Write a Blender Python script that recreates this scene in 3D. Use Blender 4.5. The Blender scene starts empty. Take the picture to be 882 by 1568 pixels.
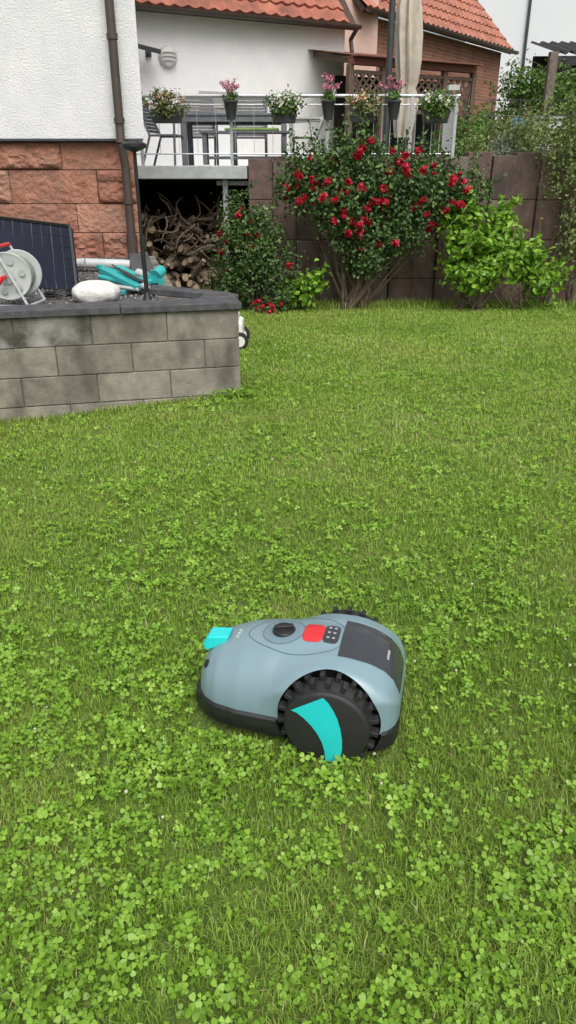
import bpy, math, random
import numpy as np
from mathutils import Vector, Matrix, Euler
from mathutils.bvhtree import BVHTree
random.seed(7); rng=np.random.default_rng(7)
scene=bpy.context.scene
R=math.radians
# ---------------------------------------------------------------- materials
def new_mat(name):
    m=bpy.data.materials.new(name); m.use_nodes=True
    nt=m.node_tree; b=nt.nodes['Principled BSDF']
    return m,nt,b
def M(name,c1,c2=None,scale=5,rough=.6,bump=0,bscale=40,metal=0,c3=None,c3scale=1.5,detail=6,bdist=.01,spec=.5,coat=0,lo=.35,hi=.65,stretch=None):
    m,nt,b=new_mat(name); L=nt.links
    b.inputs['Roughness'].default_value=rough; b.inputs['Metallic'].default_value=metal
    b.inputs['Specular IOR Level'].default_value=spec
    b.inputs['Coat Weight'].default_value=coat
    tc=nt.nodes.new('ShaderNodeTexCoord')
    if c2 is None: b.inputs['Base Color'].default_value=(*c1,1)
    else:
        n=nt.nodes.new('ShaderNodeTexNoise'); n.inputs['Scale'].default_value=scale; n.inputs['Detail'].default_value=detail
        n.inputs['Roughness'].default_value=.65
        L.new(tc.outputs['Object'],n.inputs['Vector'])
        r=nt.nodes.new('ShaderNodeValToRGB'); r.color_ramp.elements[0].position=lo; r.color_ramp.elements[1].position=hi
        r.color_ramp.elements[0].color=(*c1,1); r.color_ramp.elements[1].color=(*c2,1)
        L.new(n.outputs['Fac'],r.inputs['Fac']); out=r.outputs['Color']
        if c3 is not None:
            n2=nt.nodes.new('ShaderNodeTexNoise'); n2.inputs['Scale'].default_value=c3scale; n2.inputs['Detail'].default_value=5
            if stretch:
                mp=nt.nodes.new('ShaderNodeMapping'); mp.inputs['Scale'].default_value=stretch
                L.new(tc.outputs['Object'],mp.inputs['Vector']); L.new(mp.outputs['Vector'],n2.inputs['Vector'])
            else: L.new(tc.outputs['Object'],n2.inputs['Vector'])
            r2=nt.nodes.new('ShaderNodeValToRGB'); r2.color_ramp.elements[0].position=.48; r2.color_ramp.elements[1].position=.68
            L.new(n2.outputs['Fac'],r2.inputs['Fac'])
            mx=nt.nodes.new('ShaderNodeMix'); mx.data_type='RGBA'
            L.new(r2.outputs['Color'],mx.inputs[0]); L.new(out,mx.inputs[6]); mx.inputs[7].default_value=(*c3,1)
            out=mx.outputs[2]
        L.new(out,b.inputs['Base Color'])
    if bump:
        n=nt.nodes.new('ShaderNodeTexNoise'); n.inputs['Scale'].default_value=bscale; n.inputs['Detail'].default_value=6
        L.new(tc.outputs['Object'],n.inputs['Vector'])
        bp=nt.nodes.new('ShaderNodeBump'); bp.inputs['Strength'].default_value=bump; bp.inputs['Distance'].default_value=bdist
        L.new(n.outputs['Fac'],bp.inputs['Height']); L.new(bp.outputs['Normal'],b.inputs['Normal'])
    return m
def leafmat(name,cols,trans=.3,rough=.5,pscale=1.2,pcol=None,pamt=.5):
    m,nt,b=new_mat(name); L=nt.links
    at=nt.nodes.new('ShaderNodeAttribute'); at.attribute_name='rnd'
    r=nt.nodes.new('ShaderNodeValToRGB')
    els=r.color_ramp.elements
    while len(els)<len(cols): els.new(.5)
    for i,(p,c) in enumerate(cols): els[i].position=p; els[i].color=(*c,1)
    L.new(at.outputs['Fac'],r.inputs['Fac']); out=r.outputs['Color']
    if pcol is not None:
        tc=nt.nodes.new('ShaderNodeTexCoord')
        n=nt.nodes.new('ShaderNodeTexNoise'); n.inputs['Scale'].default_value=pscale; n.inputs['Detail'].default_value=4
        L.new(tc.outputs['Object'],n.inputs['Vector'])
        r2=nt.nodes.new('ShaderNodeValToRGB'); r2.color_ramp.elements[0].position=.42; r2.color_ramp.elements[1].position=.68
        r2.color_ramp.elements[1].color=(pamt,pamt,pamt,1)
        L.new(n.outputs['Fac'],r2.inputs['Fac'])
        mx=nt.nodes.new('ShaderNodeMix'); mx.data_type='RGBA'
        L.new(r2.outputs['Color'],mx.inputs[0]); L.new(out,mx.inputs[6]); mx.inputs[7].default_value=(*pcol,1)
        out=mx.outputs[2]
    L.new(out,b.inputs['Base Color']); b.inputs['Roughness'].default_value=rough; b.inputs['Specular IOR Level'].default_value=.35
    t=nt.nodes.new('ShaderNodeBsdfTranslucent'); L.new(out,t.inputs['Color'])
    ms=nt.nodes.new('ShaderNodeMixShader'); ms.inputs[0].default_value=trans
    L.new(b.outputs[0],ms.inputs[1]); L.new(t.outputs[0],ms.inputs[2])
    L.new(ms.outputs[0],nt.nodes['Material Output'].inputs['Surface'])
    return m

plaster=M('white_plaster',(.66,.67,.69),(.76,.76,.77),3,.9,.6,60,bdist=.02)
plaster2=M('back_plaster',(.74,.74,.75),(.81,.80,.79),2,.9,.4,40,bdist=.02)
sand=[M('sandstone_%d'%i,a,b,7,.9,1.0,18,bdist=.035,c3=c,c3scale=3) for i,(a,b,c) in enumerate([
 ((.27,.11,.07),(.42,.205,.14),(.26,.14,.10)),((.31,.14,.09),(.47,.25,.175),(.32,.185,.13)),((.23,.09,.06),(.37,.175,.115),(.19,.10,.075))])]
mortar=M('mortar',(.20,.115,.08),(.30,.18,.135),20,.95,.4,60)
conc=[M('concrete_block_%d'%i,a,b,9,.95,.7,90,bdist=.006,c3=c,c3scale=2.6,detail=12,stretch=(1.6,1.6,.7)) for i,(a,b,c) in enumerate([
 ((.17,.155,.125),(.285,.262,.215),(.085,.078,.064)),((.145,.132,.106),(.245,.226,.183),(.07,.064,.053)),((.19,.174,.14),(.31,.285,.235),(.11,.10,.082))])]
conc_dark=M('weathered_block',(.05,.048,.041),(.17,.16,.135),7,.95,.7,90,bdist=.006,c3=(.32,.31,.29),c3scale=5,detail=12)
cap_m=M('cap_stone',(.04,.042,.045),(.09,.09,.095),14,.8,.4,80)
gravel=M('gravel',(.05,.05,.05),(.17,.165,.16),60,.95,.9,90,bdist=.02)
pal=[M('palisade_%d'%i,a,b,6,.95,.6,60,bdist=.01,c3=c,c3scale=2.5,stretch=(1.5,1.5,.5)) for i,(a,b,c) in enumerate([
 ((.105,.068,.056),(.175,.12,.10),(.06,.046,.04)),((.092,.058,.048),(.155,.105,.09),(.17,.15,.13)),((.12,.08,.066),(.195,.136,.115),(.075,.056,.048))])]
brown=M('brown_downpipe',(.055,.04,.036),(.075,.055,.048),6,.45)
tile=M('roof_tile',(.28,.085,.055),(.43,.17,.11),5,.85,.3,60,c3=(.18,.07,.05),c3scale=2.5)
tile2=M('roof_tile_b',(.31,.11,.072),(.42,.18,.12),5,.85,.3,60,c3=(.24,.10,.075),c3scale=1.6)
galv=M('galvanised_steel',(.42,.44,.46),(.55,.57,.58),30,.4,metal=.4)
slabm=M('slab_edge',(.36,.38,.38),(.48,.50,.50),8,.8,.3,40)
anth=M('anthracite',(.035,.038,.042),(.05,.053,.058),8,.5)
greytable=M('grey_table_wood',(.11,.12,.135),(.17,.18,.20),12,.6)
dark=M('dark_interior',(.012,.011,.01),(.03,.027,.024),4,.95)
wood=M('firewood_bark',(.10,.07,.05),(.26,.20,.15),25,.95,.8,60)
woodend=M('firewood_end',(.33,.24,.16),(.5,.4,.28),40,.9)
darkwood=M('dark_brown_wood',(.04,.022,.015),(.075,.042,.03),10,.7)
redwood=M('red_brown_trim',(.16,.055,.04),(.22,.08,.06),10,.7)
barkm=M('bark',(.07,.05,.035),(.16,.12,.08),20,.95,.6,60)
beige=M('umbrella_cloth',(.42,.375,.31),(.54,.485,.41),8,.9)
green_cush=M('green_cushion',(.18,.30,.08),(.25,.38,.12),12,.9)
solar=M('solar_cell',(.008,.010,.02),(.014,.017,.032),3,.35,spec=.25)
solarline=M('solar_line',(.035,.04,.05),None,rough=.5)
whitep=M('white_plastic',(.72,.72,.68),(.80,.80,.77),3,.4)
greyp=M('grey_plastic',(.42,.43,.43),(.5,.51,.51),6,.5)
redp=M('red_plastic',(.55,.02,.02),None,rough=.4)
tealp=M('teal_plastic',(.02,.30,.31),(.05,.42,.41),5,.4)
blackp=M('black_plastic',(.012,.012,.013),(.02,.02,.021),30,.45,.1,200,bdist=.002)
rubber=M('rubber',(.014,.014,.015),(.022,.022,.022),30,.6)
bodym=M('mower_shell',(.19,.285,.325),(.20,.295,.335),3,.36,spec=.5,coat=.2)
bodyd=M('mower_shell_recess',(.16,.24,.275),None,rough=.4)
seamm=M('mower_seam',(.07,.10,.12),None,rough=.5)
charc=M('mower_charcoal',(.035,.038,.042),(.05,.053,.058),4,.3,coat=.3)
cyan=M('mower_turquoise',(.02,.58,.58),None,rough=.35)
mred=M('mower_stop_red',(.60,.03,.035),None,rough=.35)
lightgrey=M('light_mark',(.6,.62,.63),None,rough=.5)
bluep=M('blue_barrel',(.03,.14,.35),None,rough=.5)
potm=M('terracotta_grey_pot',(.10,.10,.10),(.17,.165,.155),12,.8,.3,40)
peach=M('peach_plaster',(.55,.38,.31),(.62,.44,.36),3,.9,.3,50)

def brickmat():
    m,nt,b=new_mat('red_brick'); L=nt.links
    tc=nt.nodes.new('ShaderNodeTexCoord'); br=nt.nodes.new('ShaderNodeTexBrick')
    br.inputs['Scale'].default_value=1; br.inputs['Brick Width'].default_value=.25; br.inputs['Row Height'].default_value=.08
    br.inputs['Mortar Size'].default_value=.009
    br.inputs['Color1'].default_value=(.50,.20,.11,1); br.inputs['Color2'].default_value=(.34,.13,.08,1); br.inputs['Mortar'].default_value=(.42,.33,.27,1)
    L.new(tc.outputs['UV'],br.inputs['Vector']); 
    n=nt.nodes.new('ShaderNodeTexNoise'); n.inputs['Scale'].default_value=1.5; L.new(tc.outputs['Object'],n.inputs['Vector'])
    mx=nt.nodes.new('ShaderNodeMix'); mx.data_type='RGBA'; mx.blend_type='MULTIPLY'; mx.inputs[0].default_value=.5
    L.new(br.outputs['Color'],mx.inputs[6]); L.new(n.outputs['Fac'],mx.inputs[7]); L.new(mx.outputs[2],b.inputs['Base Color'])
    b.inputs['Roughness'].default_value=.9
    return m
brick=brickmat()
# ---------------------------------------------------------------- builders
def empty(name):
    e=bpy.data.objects.new(name,None); scene.collection.objects.link(e); e.empty_display_size=.2; return e
class B:
    def __init__(s): s.v=[];s.f=[];s.m=[]
    def add(s,vs,fs,mi=0):
        o=len(s.v); s.v+= [tuple(v) for v in vs]; s.f+=[tuple(i+o for i in f) for f in fs]; s.m+=[mi]*len(fs)
    def box(s,c,sz,mi=0,rot=(0,0,0)):
        E=Euler(rot).to_matrix() if not isinstance(rot,Matrix) else rot; c=Vector(c)
        vs=[c+E@Vector((x*sz[0]/2,y*sz[1]/2,z*sz[2]/2)) for x in(-1,1) for y in(-1,1) for z in(-1,1)]
        s.add(vs,[(0,1,3,2),(4,6,7,5),(0,4,5,1),(2,3,7,6),(0,2,6,4),(1,5,7,3)],mi)
    def beam(s,p0,p1,w,h,mi=0):
        p0=Vector(p0);p1=Vector(p1);d=p1-p0
        q=d.to_track_quat('Y','Z').to_matrix()
        s.box((p0+p1)/2,(w,d.length,h),mi,q)
    def cyl(s,p0,p1,r0,r1=None,n=10,mi=0,caps=True):
        r1=r0 if r1 is None else r1
        p0=Vector(p0);p1=Vector(p1); q=(p1-p0).to_track_quat('Z','Y').to_matrix()
        vs=[];
        for p,r in((p0,r0),(p1,r1)):
            for i in range(n):
                a=2*math.pi*i/n; vs.append(p+q@Vector((r*math.cos(a),r*math.sin(a),0)))
        fs=[(i,(i+1)%n,n+(i+1)%n,n+i) for i in range(n)]
        if caps: fs+= [tuple(range(n))[::-1],tuple(range(n,2*n))]
        s.add(vs,fs,mi)
    def tube(s,pts,r,n=8,mi=0):
        for i in range(len(pts)-1):
            ra=r[i] if isinstance(r,(list,tuple)) else r; rb=r[i+1] if isinstance(r,(list,tuple)) else r
            s.cyl(pts[i],pts[i+1],ra,rb,n,mi)
    def lathe(s,c,prof,n=24,mi=0,rot=(0,0,0)):
        E=Euler(rot).to_matrix() if not isinstance(rot,Matrix) else rot; c=Vector(c); vs=[]
        for r,z in prof:
            for i in range(n):
                a=2*math.pi*i/n; vs.append(c+E@Vector((r*math.cos(a),r*math.sin(a),z)))
        fs=[]
        for k in range(len(prof)-1):
            for i in range(n): fs.append((k*n+i,k*n+(i+1)%n,(k+1)*n+(i+1)%n,(k+1)*n+i))
        fs.append(tuple(range(n))[::-1]); fs.append(tuple(range((len(prof)-1)*n,len(prof)*n)))
        s.add(vs,fs,mi)
    def prism(s,poly,z0,z1,mi=0):
        n=len(poly); vs=[(x,y,z0) for x,y in poly]+[(x,y,z1) for x,y in poly]
        s.add(vs,[tuple(range(n))[::-1],tuple(range(n,2*n))]+[(i,(i+1)%n,n+(i+1)%n,n+i) for i in range(n)],mi)
    def make(s,name,mats,parent=None,smooth=None,bevel=0,seg=2,loc=None):
        me=bpy.data.meshes.new(name); me.from_pydata(s.v,[],s.f)
        if not isinstance(mats,(list,tuple)): mats=[mats]
        for m in mats: me.materials.append(m)
        me.polygons.foreach_set('material_index',s.m); me.update()
        if smooth is not None:
            me.shade_smooth(); me.set_sharp_from_angle(angle=R(smooth))
        o=bpy.data.objects.new(name,me); scene.collection.objects.link(o)
        if parent: o.parent=parent
        if bevel:
            md=o.modifiers.new('bevel','BEVEL'); md.width=bevel; md.segments=seg; md.limit_method='ANGLE'; md.angle_limit=R(40)
        return o
def np_mesh(name,verts,nper,nverts_per,mat,rnd,parent=None,faces=None,matidx=None):
    N,k,_=verts.shape; F=np.array(faces); nf,fl=F.shape
    idx=(F[None,:,:]+ (np.arange(N)*k)[:,None,None]).reshape(-1)
    me=bpy.data.meshes.new(name); me.vertices.add(N*k); me.vertices.foreach_set('co',verts.reshape(-1).astype(np.float32))
    me.loops.add(len(idx)); me.loops.foreach_set('vertex_index',idx.astype(np.int32))
    me.polygons.add(N*nf); me.polygons.foreach_set('loop_start',(np.arange(N*nf)*fl).astype(np.int32))
    me.polygons.foreach_set('loop_total',np.full(N*nf,fl,dtype=np.int32))
    me.update(calc_edges=True); me.validate()
    a=me.attributes.new('rnd','FLOAT','POINT'); a.data.foreach_set('value',np.repeat(rnd,k).astype(np.float32))
    me.materials.append(mat)
    o=bpy.data.objects.new(name,me); scene.collection.objects.link(o)
    if parent: o.parent=parent
    return o
def unit(a): return a/np.maximum(np.linalg.norm(a,axis=-1,keepdims=True),1e-9)
def leaves(name,C,N,length,width,mat,parent=None,rnd=None,fold=.25):
    n=len(C); N=unit(N); t=unit(np.cross(N,rng.normal(size=(n,3)))); s=np.cross(N,t)
    L=(length*rng.uniform(.6,1.25,n))[:,None]; W=(width*rng.uniform(.7,1.2,n))[:,None]
    v=np.stack([C-t*L*.5, C+s*W*.5+N*W*fold-t*L*.08, C+t*L*.5-N*L*.12, C-s*W*.5+N*W*fold-t*L*.08],axis=1)
    if rnd is None: rnd=rng.random(n)
    return np_mesh(name,v,0,4,mat,rnd,parent,faces=[(0,1,2),(0,2,3)])
def cloud(blobs,n,clump=26,sig=.09,shell=.45):
    vol=np.array([r[0]*r[1]*r[2] for c,r in blobs])**(2/3); vol=vol/vol.sum()
    P=[];Nn=[]
    for (c,r),w in zip(blobs,vol):
        k=int(n*w); kc=max(3,int(clump*w*len(blobs)))
        d=unit(rng.normal(size=(kc,3))); rad=rng.random(kc)**shell
        cc=d*rad[:,None]*np.array(r)*.92
        j=rng.integers(0,kc,k); p=cc[j]+rng.normal(size=(k,3))*sig*rng.uniform(.6,1.4,(k,1))
        P.append(p+np.array(c)); Nn.append(unit(p/np.array(r))+rng.normal(size=(k,3))*.7+np.array([0,-.15,.5]))
    return np.concatenate(P),np.concatenate(Nn)
def vnoise(x,y,sc,seed):
    g=np.random.default_rng(seed).random((128,128)); X=x*sc+500; Y=y*sc+500
    xi=np.floor(X).astype(int); yi=np.floor(Y).astype(int); fx=X-xi; fy=Y-yi
    fx=fx*fx*(3-2*fx); fy=fy*fy*(3-2*fy); a=g[xi%128,yi%128]; b=g[(xi+1)%128,yi%128]; c=g[xi%128,(yi+1)%128]; d=g[(xi+1)%128,(yi+1)%128]
    return (a*(1-fx)+b*fx)*(1-fy)+(c*(1-fx)+d*fx)*fy
def sstep(t): t=np.clip(t,0,1); return t*t*(3-2*t)
def zg(x,y):
    x=np.asarray(x,float); y=np.asarray(y,float)
    s=-.05*np.clip(y-5,0,6)
    return s-.1*sstep((-x-.25)/1.7)*sstep((y-2)/2.5)*(1-sstep((y-5.2)/2)) + .012*(vnoise(x,y,1.3,3)-.5)

# ---------------------------------------------------------------- ground
xs=np.concatenate([np.linspace(-60,-6,10),np.linspace(-5,5,81),np.linspace(6,60,10)]); ys=np.concatenate([np.linspace(-20,0,6),np.linspace(.25,12,70),np.linspace(14,120,12)])
X,Y=np.meshgrid(xs,ys); Z=zg(X,Y)-.004
vs=np.stack([X,Y,Z],-1).reshape(-1,3); w=len(xs)
b=B(); b.add(vs.tolist(),[(j*w+i,j*w+i+1,(j+1)*w+i+1,(j+1)*w+i) for j in range(len(ys)-1) for i in range(w-1)])
groundm=M('lawn_soil',(.055,.09,.016),(.14,.21,.035),30,.95,.8,60,c3=(.19,.20,.065),c3scale=2)
g=b.make('ground',groundm,smooth=60)
# ---------------------------------------------------------------- lawn
grass_m=leafmat('grass_blades',[(0,(.11,.21,.022)),(.35,(.19,.335,.035)),(.7,(.29,.44,.06)),(.9,(.38,.47,.12)),(1,(.55,.50,.30))],.35,.5,.8,(.36,.41,.10),.6)
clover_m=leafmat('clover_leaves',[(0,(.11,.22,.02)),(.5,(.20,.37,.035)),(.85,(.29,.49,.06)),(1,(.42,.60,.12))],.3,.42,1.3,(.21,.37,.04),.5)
wallA=np.array([-.34,5.23]); wd=np.array([-.974,-.227]); wn=np.array([-.227,.974])
def in_bed(x,y,m=0.0):
    px=x-wallA[0]; py=y-wallA[1]; a=(px*wd[0]+py*wd[1])>-m; c=(px*wn[0]+py*wn[1])>-m
    d=((x+.40)*(-.35)+(y-5.55)*(-.52))>-m*.6
    e=(x<-.92-.23*(y-5.85))
    return a&c&(d|e)
mO=np.array([.150,1.772]); yaw=R(13); hf=np.array([-math.cos(yaw),math.sin(yaw)]); hl=np.array([-math.sin(yaw),-math.cos(yaw)])
def mlocal(x,y):
    px=x-mO[0]; py=y-mO[1]; return px*hf[0]+py*hf[1], px*hl[0]+py*hl[1]
def under_mower(x,y):
    a,l=mlocal(x,y); return (a>-.2)&(a<.42)&(abs(l)<.19)
def scatter(y0,y1,dens,hw=.47,ex=.55):
    W=hw*y1+ex; n=int(dens*(y1-y0)*2*W); x=rng.uniform(-W,W,n); y=rng.uniform(y0,y1,n)
    k=(abs(x)<hw*y+ex)&~in_bed(x,y,.01); return x[k],y[k]
def clov_mask(x,y):
    # warp coordinates so the patches have ragged, natural edges
    wx=x+.14*(vnoise(x,y,5,61)-.5)+.05*(vnoise(x,y,17,62)-.5); wy=y+.14*(vnoise(x,y,5,63)-.5)+.05*(vnoise(x,y,17,64)-.5)
    v=.22*vnoise(wx,wy,1.9,11)+.34*vnoise(wx,wy,5.5,12)+.44*vnoise(wx,wy,14,13)
    v=v+.13*sstep((1.55-y)/.7)-.09*sstep((y-1.9)/1.8)
    return v
lawn=empty('lawn')
VS=[];RN=[]
for y0,y1,dens,Lb,Wb in [(.55,2.2,29000,.035,.0026),(2.2,3.6,17500,.034,.0032),(3.6,6,8500,.035,.0046),(6,11,4200,.037,.0068)]:
    x,y=scatter(y0,y1,dens); m=clov_mask(x,y)
    keep=rng.random(len(x))<np.clip(1.1-sstep((m-.42)/.25)*.5,.45,1); x=x[keep];y=y[keep]
    n=len(x); um=under_mower(x,y)
    L=Lb*rng.uniform(.45,1.3,n)*(.7+.6*vnoise(x,y,7,21)); L=np.where(um,L*.45,L)
    z=zg(x,y)-.003; an=rng.uniform(0,2*np.pi,n); lean=rng.uniform(.2,1.25,n)
    d=np.stack([np.cos(an),np.sin(an),np.zeros(n)],-1); s=np.stack([-np.sin(an),np.cos(an),np.zeros(n)],-1)
    W=(Wb*rng.uniform(.6,1.3,n))[:,None]; P=np.stack([x,y,z],-1); up=np.array([0,0,1.])
    p1=P+(up*.55+d*(lean*.22)[:,None])*L[:,None]; p2=P+(up*(.95-.3*lean)[:,None]+d*(lean*.75)[:,None])*L[:,None]
    VS.append(np.stack([P-s*W*.5,P+s*W*.5,p1+s*W*.42,p1-s*W*.42,p2],1))
    far=sstep((y-2.5)/3)
    RN.append(np.clip(rng.random(n)*.48+.16*vnoise(x,y,9,41)+(.26+.16*far)*vnoise(x+.2*vnoise(x,y,3,47),y,1.3,43)+.12*far*vnoise(x,y,.6,44)-.03+.45*(rng.random(n)>.95),0,1))
V=np.concatenate(VS); RNn=np.concatenate(RN)
np_mesh('grass_blades',V,0,5,grass_m,RNn,lawn,faces=[(0,1,2),(0,2,3),(3,2,4)])
VS=[];RN=[]
out=np.array([(0,0),(.45,.36),(.85,.40),(1.0,.18),(.95,0),(1.0,-.18),(.85,-.40),(.45,-.36)])
for y0,y1,dens,sz,hm,pm in [(.55,2.2,6000,.0112,.040,1.),(2.2,3.6,4600,.0105,.033,.8),(3.6,6,2400,.0115,.031,.7),(6,9,500,.014,.03,.7)]:
    x,y=scatter(y0,y1,dens); m=clov_mask(x,y)
    keep=rng.random(len(x))<np.clip(sstep((m-.34)/.30),.12,1)*pm; um=under_mower(x,y); keep&=~um; x=x[keep];y=y[keep]; n=len(x)
    h=rng.uniform(.006,hm,n)*(.65+.7*vnoise(x,y,5,31)); z=zg(x,y)+h
    C=np.stack([x,y,z],-1); N=unit(np.stack([rng.normal(0,.45,n),rng.normal(0,.45,n)-.08,np.ones(n)],-1))
    t0=unit(np.cross(N,rng.normal(size=(n,3)))); s0=np.cross(N,t0); S=(sz*rng.uniform(.4,1.55,n))[:,None]
    base=rng.random(n)
    for k in range(3):
        a=k*2*np.pi/3+rng.normal(0,.3,n); t=t0*np.cos(a)[:,None]+s0*np.sin(a)[:,None]; s=np.cross(N,t)
        cup=rng.uniform(-.5,.6,n)[:,None]
        t2=unit(t+N*cup)
        vv=np.stack([C+t2*S*o[0]+s*S*o[1]*1.05+N*S*abs(o[1])*.35 for o in out],1)
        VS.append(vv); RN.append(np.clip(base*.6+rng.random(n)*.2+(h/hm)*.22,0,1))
V=np.concatenate(VS); RNn=np.concatenate(RN)
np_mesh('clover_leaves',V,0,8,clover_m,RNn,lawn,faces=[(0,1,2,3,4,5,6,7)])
x,y=scatter(.7,6,60); k=~under_mower(x,y); x=x[k];y=y[k]
VS=[];RN=[]
for a,c in zip(x,y):
    z0=float(zg(a,c)); kk=random.randint(3,6)
    for i in range(kk):
        t=random.random()*6.28; d=np.array([math.cos(t),math.sin(t),0]); s=np.array([-math.sin(t),math.cos(t),0]); L=random.uniform(.014,.034); W=L*random.uniform(.35,.6)
        P=np.array([a+random.gauss(0,.01),c+random.gauss(0,.01),z0+.012]); VS.append(np.stack([P,P+d*L*.5+s*W*.5+[0,0,L*.35],P+d*L+[0,0,L*.3],P+d*L*.5-s*W*.5+[0,0,L*.35]])); RN.append(random.uniform(.1,.8))
np_mesh('broadleaf_weeds',np.stack(VS),0,4,clover_m,np.array(RN),lawn,faces=[(0,1,2),(0,2,3)])
x,y=scatter(1.2,6,6); b=B()
for a,c in zip(x,y):
    z0=float(zg(a,c))+random.uniform(.025,.04); r=random.uniform(.003,.0055)
    b.lathe((a,c,z0),[(r*.4,-r),(r,-r*.3),(r*.9,r*.5),(r*.3,r)],7,0)
b.make('clover_flowers',M('clover_flower',(.5,.45,.36),None,rough=.8),lawn)
n=700; x=rng.uniform(-3,4,n); y=rng.uniform(.8,10.5,n); k=~in_bed(x,y,.02); x=x[k];y=y[k]
leaves('dry_litter',np.stack([x,y,zg(x,y)+.015],-1),np.stack([rng.normal(0,.4,len(x)),rng.normal(0,.4,len(x)),np.ones(len(x))],-1),.022,.009,leafmat('dry_leaf',[(0,(.16,.10,.05)),(1,(.42,.33,.18))],.1),lawn)
def tufts(name,pts,L,W,mat,parent):
    x=pts[:,0];y=pts[:,1];n=len(x);z=pts[:,2]
    L=L*rng.uniform(.5,1.3,n); an=rng.uniform(0,2*np.pi,n); lean=rng.uniform(.1,.9,n)
    d=np.stack([np.cos(an),np.sin(an),np.zeros(n)],-1); s=np.stack([-np.sin(an),np.cos(an),np.zeros(n)],-1)
    W=(W*rng.uniform(.6,1.3,n))[:,None]; P=np.stack([x,y,z],-1); up=np.array([0,0,1.])
    p1=P+(up*.55+d*(lean*.22)[:,None])*L[:,None]; p2=P+(up*(.95-.25*lean)[:,None]+d*(lean*.75)[:,None])*L[:,None]
    np_mesh(name,np.stack([P-s*W*.5,P+s*W*.5,p1+s*W*.42,p1-s*W*.42,p2],1),0,5,mat,rng.random(n),parent,faces=[(0,1,2),(0,2,3),(3,2,4)])
n=2200; t=rng.uniform(-.15,2.6,n); o=-rng.random(n)**2*.07-.005
px=wallA[0]+wd[0]*t+wn[0]*o; py=wallA[1]+wd[1]*t+wn[1]*o
tufts('edge_grass',np.stack([px,py,zg(px,py)],-1),.055,.005,grass_m,lawn)
n=260; px=-.38+rng.normal(0,.10,n); py=5.16+rng.normal(0,.03,n)
leaves('corner_weeds',np.stack([px,py,zg(px,py)+rng.uniform(.01,.08,n)],-1),rng.normal(size=(n,3))+[0,0,.8],.03,.016,clover_m,lawn)
n=4800; px=rng.uniform(-2,5,n); py=rng.uniform(10.3,10.97,n)
tufts('back_edge_grass',np.stack([px,py,zg(px,py)],-1),.12,.010,grass_m,lawn)

# ---------------------------------------------------------------- block wall + raised bed
rb=empty('concrete_block_wall')
rotz=math.atan2(-wd[1],-wd[0])
def wp(t,o): return (wallA[0]+wd[0]*t+wn[0]*o, wallA[1]+wd[1]*t+wn[1]*o)
bb=[B() for _ in range(4)]; mort=B()
for row in range(4):
    zc=.61-.2*row-.1; t=0; first=True
    off=[.5,.25,.5,.2][row]
    while t<3.2:
        ln=off if first and off<.5 else .5; first=False
        k=random.choice([0,1,2]);
        if row==0 and random.random()<.75: k=3
        c=wp(t+ln/2,.1+random.uniform(-.003,.003))
        bb[k].box((c[0],c[1],zc+random.uniform(-.001,.001)),(ln-.005-random.random()*.002,.2,.195),0,(0,0,rotz)); t+=ln
E1=np.array([-.46,5.56]); E2=np.array([-.96,5.90]); E3=np.array([-1.58,8.6])
def seg_blocks(p,q,w,z0,z1,bs_,ln0=.5):
    d=q-p; L=np.linalg.norm(d); k=max(1,round(L/ln0)); a=math.atan2(d[1],d[0])
    for i in range(k):
        c=p+d*((i+.5)/k); bs_.box((c[0],c[1],(z0+z1)/2),(L/k-.006,w,z1-z0),0,(0,0,a))
for row in range(4):
    z1=.61-.2*row; seg_blocks(E1,E2,.2,z1-.196,z1,bb[row%3]); seg_blocks(E2+np.array([-.02,.12]),E3,.2,z1-.196,z1,bb[(row+1)%3])
for k in range(4): bb[k].make('block_course_%d'%k,[*conc,conc_dark][k],rb,bevel=.005)
c=wp(1.6,.1); mort.box((c[0],c[1],.2),(3.2-.03,.17,.8),0,(0,0,rotz)); mort.make('mortar_core',M('block_mortar',(.15,.145,.13),(.22,.21,.19),20,.95),rb)
b=B()
for i in range(4):
    c=wp(-.02+.82*i+.41,.10); b.box((c[0],c[1],.635),(.814,.25,.045),0,(0,0,rotz))
q=[wp(-.02,.228),wp(.25,.228),(-.62,5.62),(-.44,5.69),(-.36,5.56)]
b.prism([q[0],q[4],q[3],q[2],q[1]],.6125,.6575)
b.prism([(-.445,5.692),(-1.0,6.03),(-1.08,5.86),(-.625,5.622)],.6125,.6575)
b.prism([(-1.003,6.032),(-1.55,8.6),(-1.76,8.6),(-1.2,5.97),(-1.083,5.863)],.6125,.6575)
o=b.make('coping_slabs',cap_m,rb,bevel=.004)
bmm=__import__('bmesh'); bm=bmm.new(); bm.from_mesh(o.data); bmm.ops.recalc_face_normals(bm,faces=bm.faces); bm.to_mesh(o.data); bm.free()
b=B(); w1=wp(.2,.19); w2=wp(3.4,.19)
b.prism([(w1[0],w1[1]),(-.6,5.62),(-1.05,5.88),(-1.65,8.6),(-4.2,8.6),(w2[0],w2[1])],-.3,.60); bed=b.make('gravel_bed',gravel)
n=5200; sx=rng.uniform(-3,-.5,n); sy=rng.uniform(4.7,8.4,n)
px=sx-wallA[0]; py=sy-wallA[1]; k=((px*wn[0]+py*wn[1])>.23)&((sx<-1.15-.23*(sy-5.9))|((sy<5.86+(sx+1.05)*(-.55))&(sx<-.6))); sx=sx[k];sy=sy[k];n=len(sx)
C=np.stack([sx,sy,np.full(n,.605)],-1); r=rng.uniform(.006,.018,n)[:,None,None]
oc=np.array([(1,0,0),(0,1,0),(-1,0,0),(0,-1,0),(0,0,.8),(0,0,-.8)])[None]*rng.uniform(.6,1.2,(n,6,1))
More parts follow.
